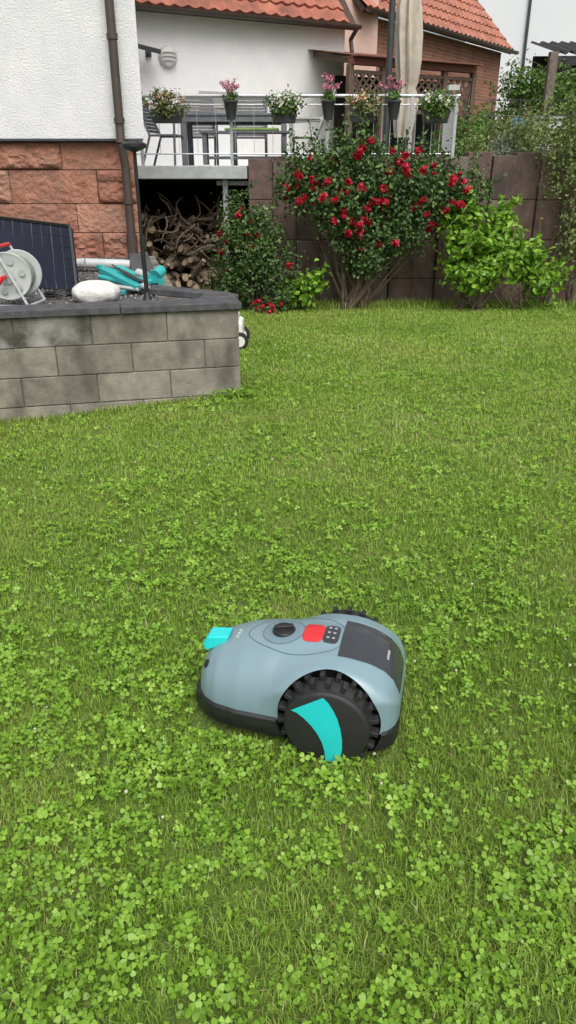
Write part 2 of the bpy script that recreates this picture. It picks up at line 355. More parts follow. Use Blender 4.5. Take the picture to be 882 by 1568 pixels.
st=np_mesh('gravel_stones',C[:,None,:]+oc*r,0,6,leafmat('stone_grey',[(0,(.05,.05,.05)),(.6,(.16,.155,.15)),(1,(.32,.31,.3))],0,.9),rng.random(n),bed,faces=[(0,1,4),(1,2,4),(2,3,4),(3,0,4),(1,0,5),(2,1,5),(3,2,5),(0,3,5)])

# ---------------------------------------------------------------- left house
ho=empty('plaster_house')
b=B(); b.prism([(-9,8.5),(-1.47,8.5),(-2.75,14),(-9,14)],1.76,7.5); b.make('upper_wall',plaster,ho,bevel=.01)
b=B(); b.prism([(-9,8.64),(-1.66,8.64),(-2.9,14),(-9,14)],-.4,1.757); b.make('plinth_core',mortar,ho)
b=B(); b.box((-5.2,8.49,1.752),(7.4,.03,.02)); b.make('drip_edge',anth,ho)
bs=[B() for _ in range(3)]
z=1.735; row=0
while z>.3:
    h=[.26,.33,.29,.31,.34,.3][row%6]
    x=-1.60; first=True
    while x>-4.5:
        ln=random.uniform(.6,1.05) if not (first and row%2) else .42
        first=False; k=random.choice([0,1,1,2,0])
        c=(x-ln/2,8.62+random.uniform(-.004,.004),z-h/2)
        nx=36;nz=16; vs=[];fs=[]
        rock=random.random()<.6
        bulge=.022 if rock else .003; amp=.045 if rock else .007; ox=random.random()*50
        gx_,gz_=np.meshgrid(np.linspace(-1,1,nx+1),np.linspace(-1,1,nz+1))
        e=(1-abs(gx_)**14)*(1-abs(gz_)**9)
        nn_=vnoise(ox+gx_*ln*2.4,gz_*h*4+row*9.,1.,5)*.5+vnoise(ox+gx_*ln*8,gz_*h*13+row*9.,1.,6)*.3+vnoise(ox+gx_*ln*22,gz_*h*34+row*9.,1.,7)*.2
        D=-(bulge*e+amp*(nn_-.45)*2*e)
        for j in range(nz+1):
            for i in range(nx+1):
                vs.append((c[0]+gx_[j,i]*(ln/2-.004),c[1]-.055+D[j,i],c[2]+gz_[j,i]*(h/2-.004)))
        wq=nx+1
        for j in range(nz):
            for i in range(nx): fs.append((j*wq+i,j*wq+i+1,(j+1)*wq+i+1,(j+1)*wq+i))
        bs[k].add(vs,fs); bs[k].box(c,(ln-.008,.109,h-.008))
        x-=ln
    z-=h; row+=1
for k in range(3): bs[k].make('sandstone_blocks_%d'%k,sand[k],ho,smooth=28)
dp=empty('downpipe'); b=B()
b.tube([(-1.70,8.42,7.4),(-1.70,8.42,1.86),(-1.70,8.40,1.72),(-1.68,8.44,1.5),(-1.68,8.44,.6)],.045,14)
for z in (3.0,2.62,1.9,1.15,.75): b.cyl((-1.70 if z>1.7 else -1.68,8.42 if z>1.7 else 8.44,z),(-1.70 if z>1.7 else -1.68,8.42 if z>1.7 else 8.44,z+.05),.055,n=14)
b.cyl((-1.68,8.44,.6),(-1.68,8.44,.85),.058,n=14)
b.make('pipe',brown,dp,smooth=40)

# ---------------------------------------------------------------- terrace
te=empty('terrace')
b=B(); b.box((-1.6,12.9,1.437),(2.1,4.0,.165)); b.make('slab',slabm,te,bevel=.01)
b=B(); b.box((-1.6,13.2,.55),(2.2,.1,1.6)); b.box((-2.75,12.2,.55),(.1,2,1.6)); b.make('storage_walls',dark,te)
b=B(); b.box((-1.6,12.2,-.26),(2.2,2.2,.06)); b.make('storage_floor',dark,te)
b=B(); b.box((-.86,11.1,.55),(.07,.07,1.6)); b.box((-.74,11.6,1.3),(.5,.8,.06)); b.make('support_post',galv,te,bevel=.004)
b=B()
vs=[];fs=[]
gx=np.linspace(-.5,60,40); gy=np.linspace(11.25,90,40)
def zup(x,y): return 1.56+.045*min(max(y-12,0),30)*min(max((x-1.5)/3,0),1)
for yy in gy:
    for xx in gx: vs.append((xx,yy,zup(xx,yy)))
fs=[(j*40+i,j*40+i+1,(j+1)*40+i+1,(j+1)*40+i) for j in range(39) for i in range(39)]
b.add(vs,fs); b.make('upper_garden_ground',M('upper_soil',(.10,.09,.06),(.16,.19,.07),3,.95,.5,20))
b=B(); b.box((-2.5,16,1.5),(5,5.5,.04)); 
b.make('patio_paving',slabm)
rw=empty('retaining_wall'); bp=[B() for _ in range(3)]
x=-.54; i=0
while x<7.5:
    wdt=.33; top=1.60+(.04 if i%2 else 0)+random.uniform(-.01,.01)
    if x>1.2: top+=.04
    zz=-.45
    hs=[.5,.52,.52]
    for h in hs+[top-(-.45+sum(hs))]:
        k=random.choice([0,1,2]); dy=(.05 if i%2 else 0)
        bp[k].box((x+wdt/2,11.15+dy,zz+h/2),(wdt-.006,.30,h-.004)); zz+=h
    x+=wdt; i+=1
for k in range(3): bp[k].make('palisade_blocks_%d'%k,pal[k],rw,bevel=.012)
# ---------------------------------------------------------------- railing
rl=empty('terrace_railing'); b=B()
def post(x,y=11.0,z0=1.52,z1=2.36): b.box((x,y,(z0+z1)/2),(.04,.04,z1-z0))
for xx in (-1.95,-.75,.52,1.62,2.2): post(xx,z0=1.35 if xx<-.6 else 1.6,z1=2.33)
b.cyl((-2.5,11,2.34),(2.24,11,2.34),.022,n=10)
b.cyl((-2.5,11,2.24),(2.2,11,2.24),.008,n=6)
b.cyl((-2.5,11,1.66),(2.2,11,1.66),.010,n=6)
x=-2.45
while x<2.18:
    b.cyl((x,11,1.66),(x,11,2.24),.0035 if x<.7 else .006,n=6); x+=.25 if x<.7 else .11
b.cyl((2.2,11,2.34),(2.35,12.6,2.34),.022,n=10); b.cyl((2.2,11,1.7),(2.35,12.6,1.7),.012,n=6)
for t in np.linspace(.08,1,12): b.cyl((2.2+.15*t,11+1.6*t,1.7),(2.2+.15*t,11+1.6*t,2.34),.006,n=6)
b.box((2.14,10.98,2.43),(.14,.1,.06)); 
b.make('rails_and_posts',galv,rl,smooth=40)
petal_pink=leafmat('pink_petals',[(0,(.50,.10,.20)),(1,(.72,.30,.42))],.2)
petal_white=leafmat('white_petals',[(0,(.6,.6,.5)),(1,(.8,.78,.7))],.2)
petal_mix=leafmat('mixed_petals',[(0,(.5,.05,.1)),(.3,(.6,.4,.2)),(1,(.75,.7,.6))],.2)
leaf_mid=leafmat('leaf_mid',[(0,(.05,.11,.02)),(.5,(.10,.19,.035)),(1,(.18,.29,.06))],.3)
leaf_olive=leafmat('leaf_olive',[(0,(.09,.11,.04)),(.5,(.17,.20,.07)),(1,(.28,.29,.11))],.3)
def planter(x,kind,fl_,y=10.93,w=.34,z=2.16):
    e=empty('flower_box'); b=B()
    if kind=='box':
        vs=[(x-w*.42,y-.09,z-.14),(x+w*.42,y-.09,z-.14),(x+w*.42,y+.04,z-.14),(x-w*.42,y+.04,z-.14),(x-w*.5,y-.11,z+.02),(x+w*.5,y-.11,z+.02),(x+w*.5,y+.05,z+.02),(x-w*.5,y+.05,z+.02)]
        b.add(vs,[(3,2,1,0),(4,5,6,7),(0,1,5,4),(1,2,6,5),(2,3,7,6),(3,0,4,7)]); b.make('box',anth,e,bevel=.008)
        C,N=cloud([((x,y-.04,z+.10),(w*.78,.15,.12)),((x,y-.10,z-.01),(w*.7,.06,.07))],950,18,.035); leaves('foliage',C,N,.045,.03,leaf_mid if fl_ is petal_white else leaf_olive,e)
        C,N=cloud([((x,y-.09,z+.12),(w*.75,.15,.10))],300 if fl_ is petal_white else 150,26,.02); leaves('flowers',C,N,.032,.03,fl_,e)
    else:
        b.lathe((x,y-.04,z),[(.055,-.1),(.085,.09),(.095,.10),(.095,.12),(.075,.12)],18); b.make('pot',anth,e,smooth=40)
        C,N=cloud([((x,y-.04,z+.15),(.09,.09,.05))],120,8,.03); leaves('foliage',C,N,.05,.03,leaf_mid,e)
        s=B()
        heads=[]
        for i in range(13):
            p=(x+random.gauss(0,.085),y-.04+random.gauss(0,.05),z+random.uniform(.24,.38)); s.tube([(x,y-.04,z+.1),((x+p[0])/2*1.0,p[1],(z+.1+p[2])/2+.03),p],.003,5); heads.append(p)
        s.make('stems',leaf_mid,e)
        C=np.repeat(np.array(heads),16,0)+rng.normal(0,.016,(len(heads)*16,3)); leaves('blooms',C,rng.normal(size=C.shape),.026,.024,petal_pink,e)
for x,k,w,f_ in [(-1.57,'box',.42,petal_mix),(-.74,'pot',0,0),(-.05,'box',.34,petal_white),(.52,'pot',0,0),(.98,'box',.36,petal_mix),(1.37,'pot',0,0),(1.92,'box',.36,petal_white)]:
    planter(x,k,f_,w=w or .3)
# ---------------------------------------------------------------- table, bench, chairs
tb=empty('garden_table'); b=B(); tz=1.52+.66
for i in range(7): b.box((-.78,11.95+i*.13,tz),(1.6,.122,.03))
b.box((-.78,11.92,tz-.06),(1.5,.03,.07)); b.box((-.78,12.76,tz-.06),(1.5,.03,.07))
for xx in(-1.5,-.06):
    for yy in(11.95,12.7): b.box((xx,yy,1.52+.32),(.08,.08,.64))
b.make('table',greytable,tb,bevel=.004)
be=empty('garden_bench'); b=B(); bz=1.52+.42
for i in range(3): b.box((-.6,11.5+i*.12,bz),(1.25,.11,.03))
for xx in(-1.16,-.05):
    for yy in(11.5,11.74): b.box((xx,yy,1.52+.21),(.06,.06,.40))
b.box((-.6,11.62,1.62),(1.05,.03,.04)); b.make('bench',greytable,be,bevel=.004)
b=B(); b.box((-.5,11.62,bz+.035),(.75,.34,.035)); b.make('cushion',green_cush,be,bevel=.012)
def chair(x,y,rz,fab=anth,sc=1.0):
    e=empty('garden_chair'); b=B(); z=1.52
    for s in(-.25,.25):
        b.tube([(s,-.22,0),(s,-.24,.62),(s,.2,.64),(s,.26,.62)],.018,8)
        b.tube([(s,.28,0),(s,.14,.40),(s,.42,1.02)],.018,8); b.tube([(s,-.22,.40),(s,.16,.40)],.016,8)
        b.box((s,0,.65),(.06,.42,.025))
    b.tube([(-.25,.42,1.02),(.25,.42,1.02)],.016,8); b.tube([(-.25,-.22,.40),(.25,-.22,.40)],.014,8)
    f=B(); f.box((0,-.03,.41),(.48,.40,.015)); 
    for i in range(12):
        t=i/12; f.box((0,.15+.27*(t+.05),.43+.57*(t+.05)),(.48,.012,.040),0,(R(-25),0,0))
    o1=b.make('frame',greytable if fab is anth else greyp,e,smooth=50); o2=f.make('seat_back',fab,e)
    e.location=(x,y,z); e.rotation_euler=(0,0,rz); e.scale=(sc,)*3
chair(-1.75,11.75,R(80),sc=.95); chair(-1.4,13.2,R(10)); chair(-.6,13.3,0); chair(.28,12.2,R(-95),greyp,.95)
# ---------------------------------------------------------------- umbrella
um=empty('closed_parasol'); b=B()
cx,cy=1.72,12.4
prof=[(1.9,.10),(2.1,.13),(2.4,.155),(2.55,.10),(2.62,.13),(2.9,.16),(3.2,.17),(3.5,.15),(3.9,.10),(4.3,.03)]
n=40; vs=[]
for z,r in prof:
    for i in range(n):
        a=2*math.pi*i/n; rr=r*(1+.24*math.sin(a*8+z*.7)); vs.append((cx+rr*math.cos(a)+.02*math.sin(z*3),cy+rr*math.sin(a),z))
fs=[(k*n+i,k*n+(i+1)%n,(k+1)*n+(i+1)%n,(k+1)*n+i) for k in range(len(prof)-1) for i in range(n)]
b.add(vs,fs+[tuple(range(n))[::-1]]); b.make('canopy',beige,um,smooth=70)
b=B(); b.cyl((cx,cy,1.56),(cx,cy,2.0),.028,n=12); b.lathe((cx,cy,1.56),[(.25,0),(.25,.04),(.05,.08)],20); 
b.cyl((1.45,12.3,1.56),(1.45,12.3,5),.045,n=12); b.beam((1.45,12.3,4.6),(cx,cy,4.25),.05,.05); b.make('pole',anth,um,smooth=40)
# ---------------------------------------------------------------- back house 1
def wall_quad(b,p0,p1,z0,z1,mi=0,thick=.3):
    d=Vector((p1[0]-p0[0],p1[1]-p0[1],0)); n=Vector((-d.y,d.x,0)).normalized()*thick
    b.prism([(p0[0],p0[1]),(p1[0],p1[1]),(p1[0]+n.x,p1[1]+n.y),(p0[0]+n.x,p0[1]+n.y)],z0,z1,mi)
def tiled(name,p0,p1,z0,slope,run,mat,parent,tw=.24,tl=.34,thick=.05):
    d=Vector((p1[0]-p0[0],p1[1]-p0[1],0)); L=d.length; d.normalize(); n=Vector((-d.y,d.x,0))
    up=(n+Vector((0,0,slope))).normalized(); nn=d.cross(up).normalized()
    if nn.z<0: nn=-nn
    o=Vector((p0[0],p0[1],z0)); nt=int(L/tw); rows=int(run/tl); sub=6; nu=nt*sub+1
    prof=[0,.45,1.0,.75,.25,.05]
    b=B()
    for r in range(rows):
        vs=[]
        jit=[random.uniform(-.006,.006) for _ in range(nt+1)]
        for (vv,hh) in ((r*tl-.03,.0),(r*tl-.03,.05),((r+1)*tl-.03,.012)):
            for i in range(nu):
                h=prof[i%sub]*.045+hh+(jit[i//sub] if hh else 0)
                if hh==0: h=-.02
                vs.append(o+d*(i*tw/sub)+up*vv+nn*h)
        fs=[(k*nu+i,k*nu+i+1,(k+1)*nu+i+1,(k+1)*nu+i) for k in range(2) for i in range(nu-1)]
        b.add(vs,fs)
    q=[o,o+d*L,o+d*L+up*run,o+up*run]; b.add([*[v-nn*.03 for v in q],*[v-nn*.12 for v in q]],[(0,1,2,3),(7,6,5,4),(0,4,5,1),(1,5,6,2),(2,6,7,3),(3,7,4,0)],1)
    b.make(name,[mat,darkwood],parent,smooth=55)
def gutter(b,p0,p1,z,r=.07,mi=0):
    d=Vector((p1[0]-p0[0],p1[1]-p0[1],0)).normalized(); n=Vector((-d.y,d.x,0)); vs=[]
    m=9
    for p in(p0,p1):
        for i in range(m):
            a=math.pi+math.pi*i/(m-1); vs.append(Vector((p[0],p[1],z))+n*(r*math.cos(a))+Vector((0,0,r*math.sin(a))))
        for i in range(m):
            a=2*math.pi-math.pi*i/(m-1); vs.append(Vector((p[0],p[1],z))+n*((r-.008)*math.cos(a))+Vector((0,0,(r-.008)*math.sin(a))))
    k=2*m; b.add(vs,[(i,(i+1)%k,k+(i+1)%k,k+i) for i in range(k)]+[tuple(range(k))[::-1],tuple(range(k,2*k))],mi)
h1=empty('white_house'); b=B()
wall_quad(b,(-4.2,14.3),(1.11,17.0),1.4,3.95,thick=3); b.make('wall',plaster2,h1)
dd=Vector((5.31,2.7)).normalized(); nnv=Vector((-dd.y,dd.x))
e0=(-4.3-nnv.x*.28,14.25-nnv.y*.28); e1=(1.25-nnv.x*.22,17.07-nnv.y*.25)
tiled('roof',e0,e1,3.98,1.0,4.5,tile,h1)
b=B(); gutter(b,(e0[0]-nnv.x*.08,e0[1]-nnv.y*.08),(e1[0]-nnv.x*.08,e1[1]-nnv.y*.08),3.96)
b.tube([(e1[0]-.02,e1[1]-.1,3.92),(1.22,16.95,3.75),(1.25,16.9,3.55),(1.24,16.9,1.6)],.04,10)
b.make('gutter',brown,h1,smooth=40)
def on_wall(u,out=0): return (-4.2+dd.x*u-nnv.x*out,14.3+dd.y*u-nnv.y*out)
wrot=math.atan2(dd.y,dd.x)
b=B(); p=on_wall(3.25,.015); b.box((p[0],p[1],2.52),(.75,.04,.5),0,(0,0,wrot)); p=on_wall(3.25,.045); b.box((p[0],p[1],2.52),(.62,.02,.38),1,(0,0,wrot)); p=on_wall(3.25,.06); b.box((p[0],p[1],2.52),(.62,.02,.03),0,(0,0,wrot)); b.make('window',[M('window_frame',(.4,.38,.36),None,rough=.5),M('shutter_grey',(.25,.24,.24),None,rough=.5)],h1)
lm=empty('wall_lamp'); b=B(); p=on_wall(2.3,0); q=on_wall(2.3,.14)
rotw=Matrix.Rotation(wrot,3,'Z')@Matrix.Rotation(R(90),3,'X')
b.lathe((p[0],p[1],3.28),[(.17,0),(.17,.05),(.14,.09),(.05,.11)],24,0,rotw)
for r_ in(-.06,0,.06): b.box((q[0]+.0,q[1]+.02,3.28+r_),(.30,.02,.010),1,(0,0,wrot))
b.make('round_lamp',[M('lamp_grey_white',(.6,.6,.58),None,rough=.4),greyp],lm,smooth=40)
fl=empty('floodlight'); b=B(); p=on_wall(1.95,.02); b.box((p[0],p[1],3.3),(.1,.06,.1),0,(0,0,wrot)); b.tube([(p[0],p[1],3.3),(p[0]+.05,p[1]-.25,3.34)],.018); b.box((p[0]+.07,p[1]-.3,3.34),(.36,.22,.07),0,(.2,.15,wrot)); b.make('lamp_body',anth,fl,bevel=.01)
# ---------------------------------------------------------------- brick house
h2=empty('brick_house'); b=B()
P0=(1.6,19.0);P1=(6.17,25.0)
wall_quad(b,P0,P1,1.2,4.5,0,thick=3.5)
o=b.make('brick_wall',brick,h2)
me=o.data; uv=me.uv_layers.new(name='UV'); d2=Vector((P1[0]-P0[0],P1[1]-P0[1],0)).normalized()
for li,l in enumerate(me.loops):
    co=me.vertices[l.vertex_index].co; uv.data[li].uv=(co.x*d2.x+co.y*d2.y,co.z)
n2=Vector((-d2.y,d2.x,0))
f0=(P0[0]-d2.x*.35-n2.x*.3,P0[1]-d2.y*.35-n2.y*.3); f1=(P1[0]+d2.x*.3-n2.x*.25,P1[1]+d2.y*.3-n2.y*.25)
tiled('roof',f0,f1,4.55,1.05,6,tile2,h2,tw=.26,tl=.36)
b=B(); gutter(b,(f0[0]-n2.x*.08,f0[1]-n2.y*.08),(f1[0]-n2.x*.08,f1[1]-n2.y*.08),4.53,.08); b.make('gutter',brown,h2,smooth=40)
b=B(); wall_quad(b,(.9,18.6),(1.95,19.0),1.3,6.5,0,.4); b.make('peach_wall_section',peach,h2)
h3=empty('distant_white_house'); b=B(); b.box((13,32,6.0),(14,5,6.8)); b.make('wall',M('far_plaster',(.66,.69,.72),(.70,.72,.74),.4,.9),h3)
b=B(); b.tube([(8.05,29.42,9.4),(8.05,29.42,2.6)],.05); b.make('downpipe_far',anth,h3)
b=B(); b.prism([(5.9,29.2),(20.2,29.2),(20.2,34.8),(5.9,34.8)],9.4,9.7); b.make('roof_edge',tile,h3)
# ---------------------------------------------------------------- pergola with lattice
pg=empty('pergola'); b=B()
q0=Vector((1.1,15.2,3.2));q1=Vector((3.6,16.6,3.2)); pd=(q1-q0).normalized()
b.beam(q0,q1,.16,.10,1)
b.beam(q0+Vector((0,0,.07)),q1+Vector((0,0,.07)),.5,.02,1)
for t in np.linspace(0,1,5):
    p=q0.lerp(q1,t); b.box((p.x,p.y,2.35),(.1,.1,1.6),0,(0,0,math.atan2(pd.y,pd.x)))
b.beam(q0-Vector((0,0,.75)),q1-Vector((0,0,.75)),.06,.06)
b.beam(q0-Vector((0,0,.16)),q1-Vector((0,0,.16)),.06,.06)
Lp=(q1-q0).length; s=-0.6
while s<Lp:
    for sg in(1,-1):
        a=s if sg==1 else s+.6; c=s+.6 if sg==1 else s
        a=min(max(a,0),Lp); c=min(max(c,0),Lp)
        if abs(a-c)>.05:
            b.beam(q0+pd*a+Vector((0,-.01*sg,-.74)),q0+pd*c+Vector((0,-.01*sg,-.17)),.012,.035)
    s+=.16
for t in np.linspace(0.05,.95,7):
    p=q0.lerp(q1,t); b.beam(p+Vector((0,0,.0)),p+Vector((-.9,1.8,.35)),.06,.1)
b.make('frame_and_lattice',[M('lattice_wood',(.09,.055,.04),(.14,.09,.065),10,.7),redwood],pg)
b=B(); b.add([q0+Vector((-.2,1.2,-1.7)),q1+Vector((-.2,1.2,-1.7)),q1+Vector((-.2,1.2,-.1)),q0+Vector((-.2,1.2,-.1))],[(0,1,2,3)]); b.make('shade_sheet',dark,pg)  # near-black sheet stands in for the shade behind the lattice
b=B(); 
b.add([q0+Vector((0,0,.1)),q1+Vector((0,0,.1)),q1+Vector((-.9,1.8,.42)),q0+Vector((-.9,1.8,.42))],[(0,1,2,3)]); b.make('pergola_roof',redwood,pg)
sh=empty('garden_shed'); b=B()
vs=[]; m=110
for i in range(m+1):
    xx=6.55+i*.05; hh=.045*math.sin(i*1.2); vs+= [(xx,21,4.02+hh),(xx,23.5,4.55+hh)]
b.add(vs,[(2*i,2*i+2,2*i+3,2*i+1) for i in range(m)],0)
b.box((9.0,21.06,3.86),(5,.05,.20),0)
b.box((9.1,23.2,3.1),(5,.1,2.2),1); b.box((6.75,22.1,3.0),(.08,2.2,1.8),1)
for xx in(6.9,8.0,9.2,10.6): b.box((xx,21.1,3.0),(.12,.12,1.8),1)
b.make('shed_structure',[M('black_roofing',(.02,.02,.022),(.04,.04,.044),6,.8),dark],sh)
b=B(); b.box((5.35,17.4,2.6),(.16,.16,2.0)); b.make('wooden_post',M('old_wood',(.10,.085,.07),(.2,.17,.14),14,.9),None)
bh=empty('beehive'); b=B(); b.box((4.6,15,2.05),(.5,.45,.42)); b.box((4.6,15,2.29),(.58,.52,.06),1); b.box((4.6,15,1.8),(.6,.5,.06),1); b.make('hive',[greyp,galv],bh,bevel=.01)
for x,y in((4.5,16.4),(4.85,16.5)):
    e=empty('water_barrel'); b=B(); b.lathe((x,y,1.75),[(.13,0),(.16,.15),(.16,.45),(.13,.6),(.12,.62)],20); b.make('barrel',bluep,e,smooth=40)
wf=empty('wire_fence'); b=B()
for t in range(14):
    x=2.4+t*.45; b.cyl((x,13.6,1.55),(x,13.6,2.5),.012,n=6)
for z in(1.75,2.0,2.25,2.48): b.cyl((2.4,13.6,z),(8.3,13.6,z),.005,n=5)
b.make('posts_and_wires',anth,wf)
def shrub(name,blobs,n,L,W,mat,stems=None,clump=26,sig=.09,flowers=None,stemr=.02,shell=.45,shoots=0):
    e=empty(name); C,N=cloud(blobs,n,clump,sig,shell)
    sb=B()
    if shoots:
        PC=[];PN=[]
        for i in range(shoots):
            c,r=random.choice(blobs); d=unit(rng.normal(size=3)+np.array([0,-.3,.8])); p=np.array(c)+d*np.array(r)*.75; dirn=unit(d+rng.normal(size=3)*.3+np.array([0,0,.35])); ln=random.uniform(.12,.34)
            sb.tube([Vector(p),Vector(p+dirn*ln*.5),Vector(p+dirn*ln)],[.005,.004,.002],5)
            k=random.randint(14,26); t=rng.random(k)[:,None]; PC.append(p+dirn*ln*t+rng.normal(size=(k,3))*.025); PN.append(rng.normal(size=(k,3))+[0,-.2,.6])
        C=np.concatenate([C]+PC); N=np.concatenate([N]+PN)
    leaves('foliage',C,N,L,W,mat,e)
    if stems:
        b=sb
        for (bx,by,bz) ,cnt in stems:
            for i in range(cnt):
                c,r=random.choice(blobs); t=Vector((c[0]+random.uniform(-.8,.8)*r[0],c[1]+random.uniform(-.7,.7)*r[1],c[2]+random.uniform(-.5,.8)*r[2]))
                s=Vector((bx+random.gauss(0,.04),by+random.gauss(0,.03),bz)); mid=s.lerp(t,.5)+Vector((random.gauss(0,.07),random.gauss(0,.05),random.uniform(0,.12)))
                m2=s.lerp(mid,.5)+Vector((random.gauss(0,.04),0,.04)); m3=mid.lerp(t,.5)+Vector((random.gauss(0,.05),0,.04))
                rr=stemr*random.uniform(.6,1.2); b.tube([s,m2,mid,m3,t],[rr,rr*.8,rr*.6,rr*.42,rr*.2],6)
        b.make('stems',barkm,e)
    if flowers:
        cnt,fm,size,pn=flowers; C,N=cloud(blobs,cnt*10,max(7,clump//7),sig*1.1,.2)
        k=np.argsort(C[:,1]-.12*C[:,2]+rng.normal(0,.12,len(C)))[:cnt*4]; k=rng.choice(k,cnt,replace=False)
        F=C[k]+np.array([0,-.05,0]); cc=np.repeat(F,pn,0); sz_=np.repeat(size*rng.uniform(.55,1.25,cnt),pn)[:,None]; d=unit(rng.normal(size=cc.shape)); 
        cc=cc+d*sz_*.42*rng.random((len(cc),1))**.5; leaves('blooms',cc,d+rng.normal(size=cc.shape)*.3,size*.6,size*.58,fm,e,fold=.35)
    return e
rose_leaf=leafmat('rose_leaves',[(0,(.03,.07,.018)),(.5,(.065,.13,.033)),(.9,(.12,.21,.055)),(1,(.19,.28,.08))],.25,.4)
rose_red=leafmat('rose_petals',[(0,(.28,.004,.02)),(.6,(.50,.010,.035)),(1,(.64,.03,.07))],.15,.6)
bright_leaf=leafmat('bright_leaves',[(0,(.10,.22,.018)),(.5,(.19,.38,.03)),(1,(.33,.55,.07))],.35,.4)
airy_leaf=leafmat('airy_leaves',[(0,(.11,.16,.04)),(.5,(.2,.27,.08)),(1,(.3,.37,.13))],.35,.5)
lav=leafmat('lavender_leaves',[(0,(.16,.2,.12)),(1,(.34,.37,.3))],.2)
zb=-.3
shrub('rose_bush',[((.75,10.3,1.2),(.70,.45,.52)),((1.35,10.3,1.3),(.6,.4,.5)),((1.9,10.35,1.2),(.52,.35,.48)),((.35,10.35,1.45),(.40,.3,.36)),((1.2,10.25,.75),(.68,.35,.36)),((2.3,10.4,1.15),(.32,.25,.36)),((.85,10.3,1.7),(.25,.2,.2)),((.1,10.3,1.3),(.3,.2,.25)),((1.0,10.25,.42),(.28,.25,.22))],15000,.058,.040,rose_leaf,[((.80,10.42,zb),12),((1.0,10.45,zb),14)],175,.085,(100,rose_red,.095,24),.026,shoots=50)
shrub('rose_bush',[((-.55,10.2,.55),(.48,.35,.42)),((-.25,10.2,.35),(.4,.3,.4)),((-.75,10.2,.1),(.35,.3,.3)),((-.7,10.3,1.0),(.15,.15,.25)),((-.1,10.2,-.05),(.3,.25,.22)),((-.35,10.2,.8),(.25,.2,.2))],6400,.052,.034,rose_leaf,[((-.45,10.3,zb),14)],90,.07,(18,rose_red,.085,22),.018,shoots=18)
shrub('hydrangea_shrub',[((2.30,10.2,.72),(.30,.28,.34)),((2.72,10.2,.5),(.32,.28,.36)),((2.42,10.15,.25),(.36,.3,.28)),((3.15,10.25,.32),(.28,.25,.24)),((3.4,10.3,.1),(.2,.2,.18)),((2.2,10.3,1.0),(.15,.15,.2)),((2.75,10.3,.9),(.12,.14,.18))],3000,.10,.058,bright_leaf,[((2.55,10.25,zb),16),((2.3,10.25,zb),6),((3.1,10.3,zb),6)],58,.075,None,.014,shoots=34)
shrub('low_plant',[((.15,10.2,0.0),(.28,.2,.18)),((.35,10.2,.12),(.12,.12,.14))],420,.10,.06,bright_leaf,[((.2,10.3,zb),4)],14,.06)
shrub('climbing_shrub',[((3.75,10.7,1.5),(.42,.3,.55)),((4.1,10.7,1.0),(.35,.25,.8)),((3.45,10.8,1.95),(.35,.25,.28)),((3.9,10.7,2.1),(.4,.25,.3)),((3.8,10.6,.5),(.16,.2,.45)),((4.2,10.7,1.9),(.3,.2,.4))],4400,.055,.034,airy_leaf,[((3.6,10.7,zb),14),((3.95,10.7,zb),10)],90,.10,None,.012,shoots=26)
shrub('red_flowering_perennial',[((-.25,10.0,-.2),(.3,.18,.12))],260,.05,.035,rose_leaf,None,10,.05,(14,rose_red,.07,18))
shrub('garden_shrub',[((2.9,13.2,1.9),(.35,.3,.35)),((2.5,13,1.75),(.25,.3,.25))],1400,.06,.04,leaf_mid,[((2.8,13.2,1.5),5)],30,shoots=6)
shrub('lavender_bush',[((3.15,11.9,1.75),(.28,.2,.18))],900,.09,.012,lav,None,20,.05)
shrub('garden_shrub',[((4.0,14.2,1.95),(.6,.4,.35)),((4.8,14.0,1.9),(.5,.4,.3))],2000,.07,.045,leaf_olive,[((4.2,14.2,1.5),5)],50,shoots=8)
shrub('garden_shrub',[((5.9,18.5,3.0),(.6,.6,.5)),((5.2,19,3.1),(.5,.5,.5))],2400,.10,.06,leaf_mid,[((6.0,18.5,1.7),8)],50,.13)
shrub('fruit_tree',[((9.0,20.2,4.8),(.35,.4,.45)),((8.8,20.2,5.4),(.3,.3,.3))],800,.09,.055,airy_leaf,[((8.9,20.3,1.6),8)],24,.13,None,.04)
shrub('garden_shrub',[((5.7,15.2,2.05),(.45,.4,.3)),((6.3,15.2,2.2),(.4,.4,.3))],1800,.07,.045,airy_leaf,[((6,15.3,1.6),6)],44,.10,None,.02,shoots=8)
shrub('hedge',[((5.5,20.5,2.4),(1.6,.6,.5)),((8.5,20,2.2),(2.0,.7,.5)),((3.6,17.6,2.2),(.9,.4,.5))],4600,.11,.07,leaf_mid,None,110,.16)
shrub('garden_shrub',[((3.4,11.75,1.9),(.3,.2,.25)),((2.6,11.6,1.75),(.2,.15,.15)),((4.3,11.8,1.9),(.35,.25,.3))],1600,.055,.035,airy_leaf,None,40,.06)
e=empty('stone_planter'); b=B(); b.lathe((-.55,10.75,-.32),[(.20,0),(.28,.15),(.30,.5),(.27,.62),(.30,.66),(.30,.70),(.24,.70)],26); b.make('planter',potm,e,smooth=40)
fw=empty('firewood_pile'); b=B()
for i in range(170):
    z=random.random()**1.2*.98; x=random.uniform(-2.5,-.95); y=11.45+z*.3+random.uniform(-.15,.25)
    a=random.gauss(0,.5); L=random.uniform(.2,.5); r=random.uniform(.025,.075); e_=random.gauss(.15,.35); az=random.uniform(-.9,.9)
    p=Vector((x,y,-.2+z)); d=Vector((math.sin(az),-math.cos(az)*.8,e_)).normalized()
    b.cyl(p-d*L/2,p+d*L/2,r,r*random.uniform(.7,.95),9,0,False)
    q=d.to_track_quat('Z','Y').to_matrix()
    for sg,rr in((-1,r),(1,r*.8)):
        c=p+d*L/2*sg; o0=len(b.v); b.v+=[tuple(c+q@Vector((rr*math.cos(t*.698),rr*math.sin(t*.698),0))) for t in range(9)]; b.f.append(tuple(range(o0,o0+9))); b.m.append(1)
